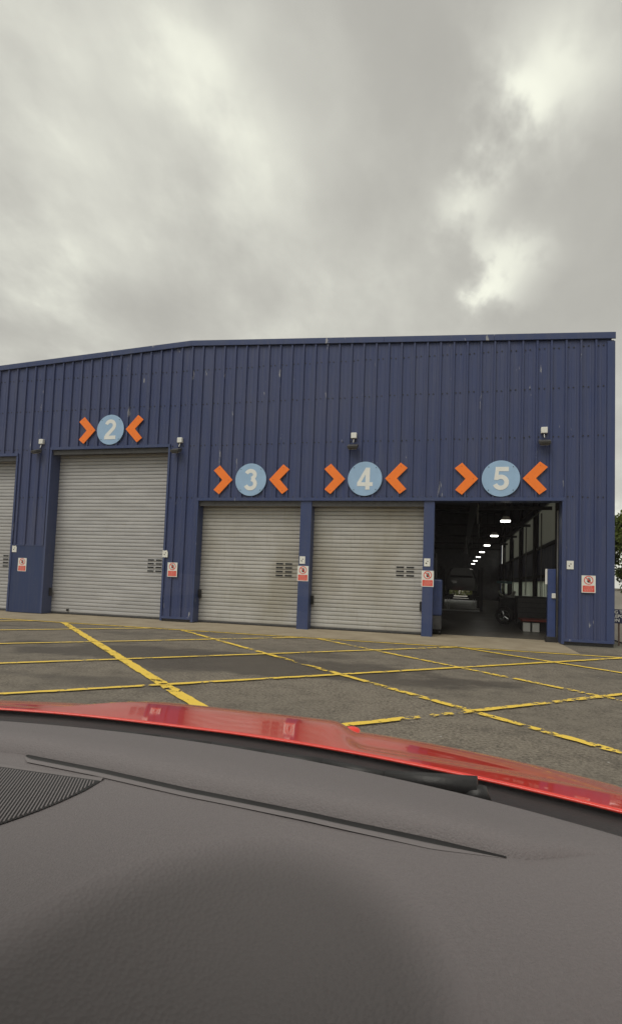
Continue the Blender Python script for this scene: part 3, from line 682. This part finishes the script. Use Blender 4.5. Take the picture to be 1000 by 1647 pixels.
st = [(-1.9, .82, .0), (-1.75, .98, .0), (-1.1, 1.0, .0), (.55, 1.0, 0), (1.1, .99, .36), (1.85, .95, .42), (2.0, .85, .46)]
rows = []
for y, k, cut in st:
    rows.append([(x*k, y, .28+(z-.28)*(1 if z < .9 else 1) if z <= .9 else max(.88, z-cut*1.1)) for x, z in prof])
cb.grid(rows); cb.poly(rows[0][::-1]); cb.poly(rows[-1]); cb.build('body', M_DKCAR, t, smooth=False, bevel=.03)
MB().grid([[(-.56, -1.95, .93), (.56, -1.95, .93)], [(-.47, -1.80, 1.26), (.47, -1.80, 1.26)]]).build('rear_window', mat('dark_glass', (.02, .022, .025), .1), t)
for s_ in (-1, 1):
    MB().box((s_*.66-.09, -1.74, .70), (s_*.66+.09, -1.70, .84)).build('tail_light', mat('tail_lens', (.3, .01, .01), .2), t)
    for y in (-1.25, 1.3): wheel(t, (s_*.72, y, .30), .30, .19, s_)
# hedge behind the rear yard
def leaves(n, fn, size, seed):
    rnd = random.Random(seed); m = MB()
    for _ in range(n):
        c = Vector(fn(rnd)); a = Vector((rnd.gauss(0, 1), rnd.gauss(0, 1), rnd.gauss(0, 1))).normalized(); b_ = a.orthogonal().normalized(); b_ = (Matrix.Rotation(rnd.uniform(0, 6.28), 3, a) @ b_); d = a.cross(b_)
        s_ = size*rnd.uniform(.6, 1.3); m.poly([c+b_*s_, c+d*s_*.55, c-b_*s_, c-d*s_*.55])
    return m
def leaf_mat(name, c1, c2):
    m = mat(name, c1, .55, col2=c2, scale=.9, detail=6); nt, N, L, b = nodes(m)
    tl = N('ShaderNodeBsdfTranslucent'); tl.inputs[0].default_value = (c2[0]*1.3, c2[1]*1.3, c2[2]*.9, 1); ms = N('ShaderNodeMixShader'); ms.inputs[0].default_value = .3
    L(b.outputs[0], ms.inputs[1]); L(tl.outputs[0], ms.inputs[2]); L(ms.outputs[0], nt.nodes['Material Output'].inputs[0]); return m
M_LEAF = leaf_mat('tree_leaves', (.045, .075, .016), (.15, .19, .035)); M_HEDGE = leaf_mat('hedge_leaves', (.05, .07, .018), (.14, .15, .045))
t = thing('hedge', 'loose green hedge behind the rear opening of the hall', 'hedge', (14, 53, 0))
leaves(7000, lambda r_: (r_.uniform(-9, 9), r_.gauss(0, .55), min(abs(r_.gauss(1.2, 1.0)), 3.4)), .16, 3).build('foliage', M_HEDGE, t)
hs = MB()
for k in range(26): hs.tube((-9+k*.7, 0, 0), (-9+k*.7+random.uniform(-.2, .2), 0, 2.2), .05, .02, n=6)
hs.build('stems', mat('bark', (.07, .055, .04), .9, var=.3, scale=12), t)

# ------------------------------------------------------------------ right of the hall: trees, board, low wall
M_BARK = mat('bark', (.07, .055, .04), .9)
def tree(x, y, h, rad, label, seed, nleaf=9000, zc=.62, lz=.18):
    rnd = random.Random(seed); t = thing('broadleaf_tree', label, 'tree', (x, y, 0), 'trees right of the hall')
    tr = MB(); tr.tube((0, 0, -.05), (.05, .02, h*.35), .16, .11, n=12); tr.tube((.05, .02, h*.35), (.0, .1, h*.75), .11, .04, n=10)
    tips = []
    for k in range(11):
        a = k*2.4; z0 = h*(.18+.045*k); p = Vector((.04, .02, z0)); q = p+Vector((math.cos(a)*rad*.75, math.sin(a)*rad*.75, h*.16)); tr.tube(p, q, .055, .015, n=7); tips.append(q); tips.append(p.lerp(q, .6))
    tr.build('trunk', M_BARK, t, smooth=True)
    cl = []
    for k in range(70):
        a = rnd.uniform(0, 6.28); zz = rnd.uniform(-1, 1); rr = math.sqrt(max(0, 1-zz*zz))*rnd.uniform(.55, 1.0)
        cl.append((Vector((math.cos(a)*rr*rad, math.sin(a)*rr*rad, h*(lz+(1-lz)/2)+zz*h*(1-lz)/2*.95)), rnd.uniform(.28, .55)*rad*.55))
    def f(r_):
        c, s_ = cl[r_.randrange(len(cl))]; v = Vector((r_.gauss(0, 1), r_.gauss(0, 1), r_.gauss(0, .8))); v = v.normalized()*s_*r_.uniform(.45, 1.05); return c+v
    leaves(nleaf, f, .085, seed).build('crown', M_LEAF, t)
tree(21.75, 12.2, 5.0, 1.75, 'small bushy green tree just right of the hall corner', 11, nleaf=22000, lz=.17)
tree(25.5, 15.0, 7.0, 2.6, 'taller green tree farther right of the hall', 12)
tree(29.0, 10.5, 6.0, 2.3, 'rounded green tree at the far right of the pavement', 13)
t = thing('boundary_wall', 'low pale block wall behind the trees', 'wall', (25, 20, .03))
for k in range(9): MB().box((-7+k*1.6, -.12, 0), (-7+k*1.6+1.585, .12, 1.3)).build('wall_panel', mat('wall_render', (.42, .40, .36), .9, var=.1, scale=3), t)
MB().box((-7.05, -.16, 1.302), (7.45, .16, 1.37)).build('coping', M_PAVE, t)
t = thing('direction_board', 'navy board with white lettering on a thin post beside the hall corner', 'sign', (17.66, .6, 0))
M_NAVY = mat('navy_board', (.012, .018, .055), .45, var=.1, scale=5)
MB().box((-.19, -.012, .535), (.62, .008, .872)).build('board', M_NAVY, t)
for a in (.01, .5): MB().box((a-.016, .0085, .0), (a+.016, .038, .86)).build('post', mat('rusty_post', (.10, .06, .045), .7, var=.2), t)
def text(body, x, z, size, parent, y=-.0165):
    cu = bpy.data.curves.new('lettering', 'FONT'); cu.body = body; cu.size = size; cu.extrude = .0015; cu.offset = size*.018
    to = bpy.data.objects.new('tmp', cu); COL.objects.link(to); dg = bpy.context.evaluated_depsgraph_get()
    me = bpy.data.meshes.new_from_object(to.evaluated_get(dg)); bpy.data.objects.remove(to)
    me.materials.clear(); me.materials.append(mat('white_lettering', (.72, .72, .70), .5))
    o = bpy.data.objects.new('lettering', me); COL.objects.link(o); o.parent = parent; o.location = (x, y, z); o.rotation_euler = (R(90), 0, 0); o.scale = (1.05, 1, 1)
text('G TE', -.098, .772, .105, t); text('REPO', -.148, .672, .105, t); text('ON', -.158, .574, .105, t)

# ------------------------------------------------------------------ the car the photograph is taken from
CU = .50                                   # camera sits this far right of the car's centre line
car = thing('red_car', 'red car nearest the viewer, seen over its grey dashboard and bonnet', 'car', (CAM.x-CU, CAM.y, 0))
H = CAM.z
def red_mat():
    m = mat('red_car_paint', (.80, .028, .010), .30, coat=.9, spec=.4, metal=.0, var=.05, scale=3)
    return m
M_RED = red_mat()
M_DASH = mat('dash_plastic', (.190, .172, .177), .55, var=.07, scale=300, bump=.32, bscale=520, spec=.4)
M_DASH2 = mat('dash_trim', (.190, .173, .178), .45, var=.04, scale=60, spec=.4)
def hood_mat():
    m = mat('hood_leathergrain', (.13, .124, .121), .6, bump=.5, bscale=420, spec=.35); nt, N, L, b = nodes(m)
    at = N('ShaderNodeAttribute'); at.attribute_name = 'hood_fade'; x = N('ShaderNodeMix'); x.data_type = 'RGBA'; L(at.outputs['Fac'], x.inputs[0])  # attribute blends the dash colour into a darker hood tone
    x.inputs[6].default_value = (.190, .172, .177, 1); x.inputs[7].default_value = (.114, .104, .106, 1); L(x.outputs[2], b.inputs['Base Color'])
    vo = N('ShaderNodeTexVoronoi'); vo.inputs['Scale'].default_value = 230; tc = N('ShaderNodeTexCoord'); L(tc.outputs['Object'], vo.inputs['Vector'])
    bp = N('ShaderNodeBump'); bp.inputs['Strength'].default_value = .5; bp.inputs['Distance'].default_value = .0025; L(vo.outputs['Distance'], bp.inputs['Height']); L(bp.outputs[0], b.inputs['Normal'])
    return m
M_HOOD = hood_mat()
M_COWL = mat('cowl_plastic', (.016, .016, .017), .5, var=.2, scale=30, bump=.1, bscale=200)
M_HEAD = mat('headlining', (.22, .21, .20), .95, var=.05, scale=40)
M_WIND = glass_mat('windscreen_glass', (.95, .96, .955), 1.33)
M_SIDEG = glass_mat('side_glass', (.82, .85, .84), 1.3)
def vb(u): return .835-.30*(u+.03)**2           # where the windscreen meets the dashboard
def vr(u): return 1.105-.27*(u+.10)**2           # rear edge of the bonnet
def vf(u): return 2.16-.42*abs(u)**2.6           # front edge of the bonnet
def sm(a, b_, x):
    t_ = max(0., min(1., (x-a)/(b_-a))); return t_*t_*(3-2*t_)
def zbon(u, v):
    z = H-.318-.115*(v-1.08)-.24*max(0, v-1.3)**2-.018*(max(0, u)/.72)**2+.004*sm(0, -.4, u)
    s_ = (u+.08)/.85
    z -= (.034 if s_ > 0 else .026)*abs(s_)**2.2*sm(.9, 1.5, v)
    cr = .36-.22*(v-1.2)                          # crease either side of the raised middle
    z -= .021*sm(cr-.03, cr+.04, abs(u+.08))*sm(1.05, 1.3, v)
    d = vf(u)-v
    if d < .22: z -= .10*max(0, 1-d/.22)**2
    return z
def bonnet_grid(u0, u1, nu, nv):
    rows = []
    for i in range(nv+1):
        t_ = i/nv; rows.append([(u, vr(u)+(vf(u)-vr(u))*t_, zbon(u, vr(u)+(vf(u)-vr(u))*t_)) for u in [u0+(u1-u0)*k/nu for k in range(nu+1)]])
    return rows
br = bonnet_grid(-.885, .885, 120, 70)
lip = [(x, y-.001, z-.004) for x, y, z in br[0]]; lip2 = [(x, y+.05, z-.008) for x, y, z in br[0]]
bn = MB().grid([lip2, lip]+br).build('bonnet', M_RED, car, smooth=True)
# small red washer cover on the bonnet
wn_ = MB(); u, v = .215, 1.60; zc = zbon(u, v)
wn_.grid([[(u+.024*math.cos(a)*k, v+.02*math.sin(a)*k, zc-.002+.011*math.sqrt(max(0, 1-k*k))) for a in [2*math.pi*q/16 for q in range(17)]] for k in (1, .9, .75, .5, .25, 0.01)])
wn_.build('washer_cover', M_RED, bn, smooth=True)
AX = (1.42, -1.28)
def zs(v):
    if v > .55: return min(zbon(.885, min(max(v, 1.0), vf(.885))), H-.36)-.012
    return H-.36+.02*min(1, (.55-v))
def hw(v): return .92-.10*max(0, (v-1.3)/.85)**2.5-.06*max(0, (-1.7-v)/.5)**2
def zl(v):
    z = .24
    for a in AX:
        d = abs(v-a)
        if d < .40: z = max(z, .33+math.sqrt(.16-d*d))
    return z
def side_panel(name, v0, v1, s_, par=car):
    n = max(4, int(abs(v1-v0)/.035)); rows = []
    for i in range(n+1):
        v = v0+(v1-v0)*i/n; w_ = hw(v); a, b_ = zl(v), zs(v)
        rows.append([(s_*(w_-.05*(1-t_)**2*1.2-(.035*max(0, t_-.75)**2*16)), v, a+(b_-a)*t_) for t_ in [k/10 for k in range(11)]])
    return MB().grid(rows).build(name, M_RED, par, smooth=True)
for s_ in (-1, 1):
    side_panel('front_wing', .56, 2.08, s_)
    for nm, a, b_ in (('front_door', .55, -.50), ('rear_door', -.51, -1.30)):
        d = side_panel(nm, b_, a, s_)
        MB().box((s_*.895-.012, b_+.10, .86), (s_*.895+.028, b_+.30, .885)).build('door_handle', M_RED, d, bevel=.006)
    side_panel('rear_quarter', -1.31, -2.15, s_)
    # greenhouse
    P0, P1 = (s_*.83, .52, H-.34), (s_*.62, .02, H+.23)
    MB().tube(P0, P1, .045, .038, n=10).build('windscreen_pillar', M_RED, car, smooth=True)
    MB().tube((s_*.845, -.50, H-.36), (s_*.62, -.62, H+.27), .05, .045, n=8).build('centre_pillar', M_BLACK, car)
    MB().tube((s_*.80, -1.85, H-.34), (s_*.60, -1.45, H+.24), .07, .06, n=8).build('rear_pillar', M_RED, car)
    MB().grid([[(s_*.82, .48, H-.35), (s_*.835, -.50, H-.35)], [(s_*.63, .0, H+.23), (s_*.625, -.60, H+.26)]]).build('door_glass', M_SIDEG, car)
    MB().grid([[(s_*.835, -.51, H-.35), (s_*.81, -1.80, H-.33)], [(s_*.625, -.63, H+.26), (s_*.60, -1.45, H+.24)]]).build('door_glass', M_SIDEG, car)
    wheel(car, (s_*.80, AX[0], .335), .335, .22, s_); wheel(car, (s_*.80, AX[1], .335), .335, .22, s_)
    MB().box((s_*.66-.16, 1.84, .50), (s_*.66+.16, 1.97, .63)).build('headlight', mat('headlight_lens', (.7, .72, .74), .08, coat=1), car, bevel=.03)
    m_ = MB().box((s_*.98-.10, .44, H-.36), (s_*.98+.10, .54, H-.20)).build('door_mirror', M_RED, car, bevel=.035)
    MB().box((s_*.98-.085, .434, H-.345), (s_*.98+.085, .4385, H-.215)).build('mirror_glass', M_ALLOY, m_)
# roof with headlining, windscreen, tailgate
def roofz(u, v): return H+.335-.10*(u/.62)**2-.05*((v+.7)/.8)**2
def vh(u): return .12-.13*u*u
rows = [[(u, vh(u)+(-1.5-vh(u))*i/24, roofz(u, vh(u)+(-1.5-vh(u))*i/24)) for u in [-.63+1.26*k/24 for k in range(25)]] for i in range(25)]
rf = MB().grid(rows).build('roof', M_RED, car, smooth=True)
MB().grid([[(x, y, z-.035) for x, y, z in r_] for r_ in rows]).build('headlining', M_HEAD, rf, smooth=True)
rows = []
for i in range(21):
    t_ = i/20; row = []
    for k in range(31):
        q = -1+2*k/30; ub, uh = .80*q, .60*q
        zb_ = H-.285; p = Vector((ub, vb(ub)+.035, zb_)).lerp(Vector((uh, vh(uh), roofz(uh, vh(uh))-.015)), t_)
        p.y += .035*math.sin(math.pi*t_); p.z += .03*math.sin(math.pi*t_); row.append(p)
    rows.append(row)
MB().grid(rows).build('windscreen', M_WIND, car, smooth=True)
MB().grid([[(-.78, -1.86, H-.30), (.78, -1.86, H-.30)], [(-.56, -1.50, H+.22), (.56, -1.50, H+.22)]]).build('rear_window', M_SIDEG, car)
MB().grid([[(-.80, -2.12, .35), (.80, -2.12, .35)], [(-.84, -2.15, .70), (.84, -2.15, .70)], [(-.80, -1.86, H-.305), (.80, -1.86, H-.305)]]).build('tailgate', M_RED, car)
fb = []
for z, k in ((.20, -.06), (.30, .02), (.48, .06), (.62, .05), (.72, .0)):
    fb.append([(u*.95, vf(u*.88)+k-.02, z) for u in [-.93+1.86*i/24 for i in range(25)]])
MB().grid(fb).build('front_bumper', M_RED, car, smooth=True)
MB().box((-.42, 2.17, .50), (.42, 2.215, .66)).build('radiator_grille', M_BLACK, car, bevel=.02)
MB().box((-.84, -2.15, .16), (.84, 2.0, .24)).build('underbody', M_BLACK, car)
MB().box((-.82, -1.3, .245), (.82, .8, .26)).build('cabin_floor', M_BLACK, car)
MB().box((-.80, .80, .26), (.80, .86, H-.45)).build('bulkhead', M_BLACK, car)
for u in (-.38, .38):
    MB().box((u-.24, -.95, .30), (u+.24, -.42, .62)).build('seat', M_DGREY, car, bevel=.06)
    MB().box((u-.23, -1.08, .55), (u+.23, -.92, 1.22)).build('seat_back', M_DGREY, car, bevel=.06)

# cowl between windscreen and bonnet
rows = []
for i in range(13):
    t_ = i/12; row = []
    for k in range(61):
        u = -.90+1.8*k/60; v = vb(u)+.012+(vr(u)+.05-vb(u)-.012)*t_
        z = (H-.290)*(1-t_)+(zbon(u, vr(u))-.012)*t_-.012*math.sin(math.pi*t_); row.append((u, v, z))
    rows.append(row)
cowl = MB().grid(rows).build('cowl_panel', M_COWL, car, smooth=True)
# wipers lying at the foot of the glass
def wiper(pts, piv, label):
    w_ = MB(); 
    for q_, (a, b_) in enumerate(zip(pts[:-1], pts[1:])): w_.tube(a, b_, .011, .007 if q_ == len(pts)-2 else .011, n=8)
    o = w_.build('wiper', M_BLACK, car, smooth=True)
    bl = MB()
    for a, b_ in zip(pts[:-1], pts[1:]): bl.tube(Vector(a)+Vector((0, -.012, -.012)), Vector(b_)+Vector((0, -.012, -.012)), .006, n=6)
    bl.build('blade', M_RUB, o)
    MB().tube(piv, Vector(piv)+Vector((0, .008, .018)), .020, .012, n=14).build('spindle_cap', M_COWL, o, smooth=True)
    MB().tube(Vector(piv)+Vector((0, .005, .018)), pts[-1], .014, .009, n=8).build('arm', M_COWL, o, smooth=True)
def wp(u, dv, dz): return (u, vb(u)+dv, H-.285+dz)
wiper([wp(-.10+.1*k, .075, -.009+.003*max(0, k-3)) for k in range(6)], wp(.53, .095, -.015), '')
wiper([wp(-.75+.1*k, .085, -.024) for k in range(6)], wp(-.15, .15, -.055), '')

# dashboard
def zdash(u, v):
    z = H-.267
    z -= .05*sm(.74, .82, abs(u))
    # instrument hood: the top rolls over an arched crest and falls towards the driver
    cu_, cv, ru, rv = .345, .30, .19, .30
    x_ = (u-cu_)/ru; y_ = max(0, (v-cv))/rv
    r_ = math.sqrt(x_*x_+y_*y_); t_ = 1-r_
    soft = .06
    drop = soft*math.log(1+math.exp(max(-30, min(30, t_/soft))))
    z -= .075*drop
    z -= .30*max(0, .36-v)**2 if v < .36 else 0
    z -= .022*sm(.46, .30, v)*sm(.50, .535, u)*sm(.66, .55, u)
    # gentle swell under the front pad
    z += .006*sm(.60, .75, v)
    return z
rows = []; NU, NV = 190, 130
for i in range(NV+1):
    row = []
    for k in range(NU+1):
        u = -.80+1.60*k/NU; f_ = vb(u)+.03; v = .10+(f_-.10)*i/NV
        row.append((u, v, zdash(u, v)-(.02*max(0, (v-(vb(u)-.012))/.04)**2 if v > vb(u)-.012 else 0)))
    rows.append(row)
lowr = [[(u, .12, H-.95) for u, _, _ in rows[0]], [(u, .06, H-.55) for u, _, _ in rows[0]]]
dash = MB().grid(lowr+rows).build('dashboard', M_DASH, car, smooth=True)
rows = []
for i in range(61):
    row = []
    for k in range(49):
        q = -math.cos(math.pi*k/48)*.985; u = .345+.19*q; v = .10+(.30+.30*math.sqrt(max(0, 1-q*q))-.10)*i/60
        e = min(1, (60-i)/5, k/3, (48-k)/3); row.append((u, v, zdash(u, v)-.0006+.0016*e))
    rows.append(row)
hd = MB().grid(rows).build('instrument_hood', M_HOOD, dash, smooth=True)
fa = hd.data.attributes.new('hood_fade', 'FLOAT', 'POINT')
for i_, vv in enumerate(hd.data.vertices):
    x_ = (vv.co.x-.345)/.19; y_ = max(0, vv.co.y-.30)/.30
    fa.data[i_].value = sm(1.0, .72, math.sqrt(x_*x_+y_*y_))  # colour goes softly from dash tone at the arched edge to darker inside
def slotv(u):
    P = ((-.60, .66), (-.085, .682), (.05, .668), (.184, .648), (.343, .632), (.48, .610), (.564, .592), (.64, .575))
    for (a, va), (c, vc) in zip(P[:-1], P[1:]):
        if a <= u <= c: return va+(vc-va)*(u-a)/(c-a)
    return P[-1][1]
# front pad: a soft roll that stands proud of the dash, drops into the demister slot and dies out in a rounded right end
rows = []
for i in range(29):
    t_ = i/28; row = []
    for k in range(121):
        u = -.78+1.46*k/120
        fr = vb(u)-.004; bend = 1-sm(.69, .545, u)
        back = slotv(u)+.004+bend*(fr-slotv(u))*.62
        e = sm(.685, .52, u); v = back+(fr-back)*t_**1.35
        if t_ < .30: h_ = -.012+.0275*math.sin(math.pi/2*t_/.30)**.8
        else: h_ = .0155*(.5+.5*math.cos(math.pi*(t_-.30)/.70))
        row.append((u, v, zdash(u, v)+h_*e-.0012*(1-e)))
    rows.append(row)
MB().grid(rows).build('front_pad', M_DASH, dash, smooth=True)
us = [-.085+.635*k/60 for k in range(61)]
def tp(u): return min(1, (u+.087)/.02, max(.02, (.550-u)/.07))
MB().grid([[(u, slotv(u)+.005-.011*tp(u), zdash(u, slotv(u))+.0010) for u in us], [(u, slotv(u)+.008, zdash(u, slotv(u))+.0010) for u in us]]).build('demister_slot', M_BLACK, dash)
tr = MB(); sec = [(.0, .0004), (-.0008, .0020), (-.0060, .0022), (-.0085, .0002)]
tr.grid([[(u, slotv(u)+.005-.011*tp(u)+a*tp(u), zdash(u, slotv(u))+c*tp(u)+.0003) for u in us] for a, c in sec]); tr.build('slot_trim', M_DASH2, dash, smooth=True)
# speaker grille: recessed dark bed with fine ribs
def gl_low(u):
    q = (u+.06)/.128; return .640-.235*math.sqrt(max(0, 1-q*q))
us2 = [-.187+.254*k/50 for k in range(51)]
gb = MB().grid([[(u, gl_low(u), zdash(u, gl_low(u))+.0012) for u in us2], [(u, .642, zdash(u, .642)+.0012) for u in us2]]).build('speaker_grille', M_BLACK, dash)
rb = MB(); gd = Vector((-.47, .883)); gn = Vector((.883, .47))
for k in range(-12, 100):
    o_ = Vector((-.187, .40))+gn*(.0037*k); ins = []
    for q in range(-60, 400):
        p = o_+gd*(q*.001)
        if -.184 < p.x < .064 and gl_low(p.x)+.003 < p.y < .639: ins.append(p)
    if len(ins) < 6: continue
    a, c = ins[0], ins[-1]; z = H-.267+.0013; i0 = len(rb.v)
    for p in (a, c):
        for w_, h_ in ((-.0010, 0), (.0010, 0), (.0007, .0016), (-.0007, .0016)):
            q = p+gn*w_; rb.v.append((q.x, q.y, z+h_))
    rb.f += [tuple(i0+m for m in f) for f in ((0, 1, 5, 4), (1, 2, 6, 5), (2, 3, 7, 6), (3, 0, 4, 7), (3, 2, 1, 0), (4, 5, 6, 7))]
rb.build('grille_ribs', M_DASH2, gb, kind='stuff')
MB().grid([[(u, .642, zdash(u, .642)+.0008) for u in us2], [(u, .646, zdash(u, .642)+.004) for u in us2], [(u, .650, zdash(u, .65)+.0006) for u in us2]]).build('grille_rim', M_DASH2, dash, smooth=True)
# interior mirror, out of the picture at the top of the screen
MB().box((-.12, .06, H+.17), (.12, .085, H+.235)).build('rear_view_mirror', M_BLACK, car, bevel=.01)
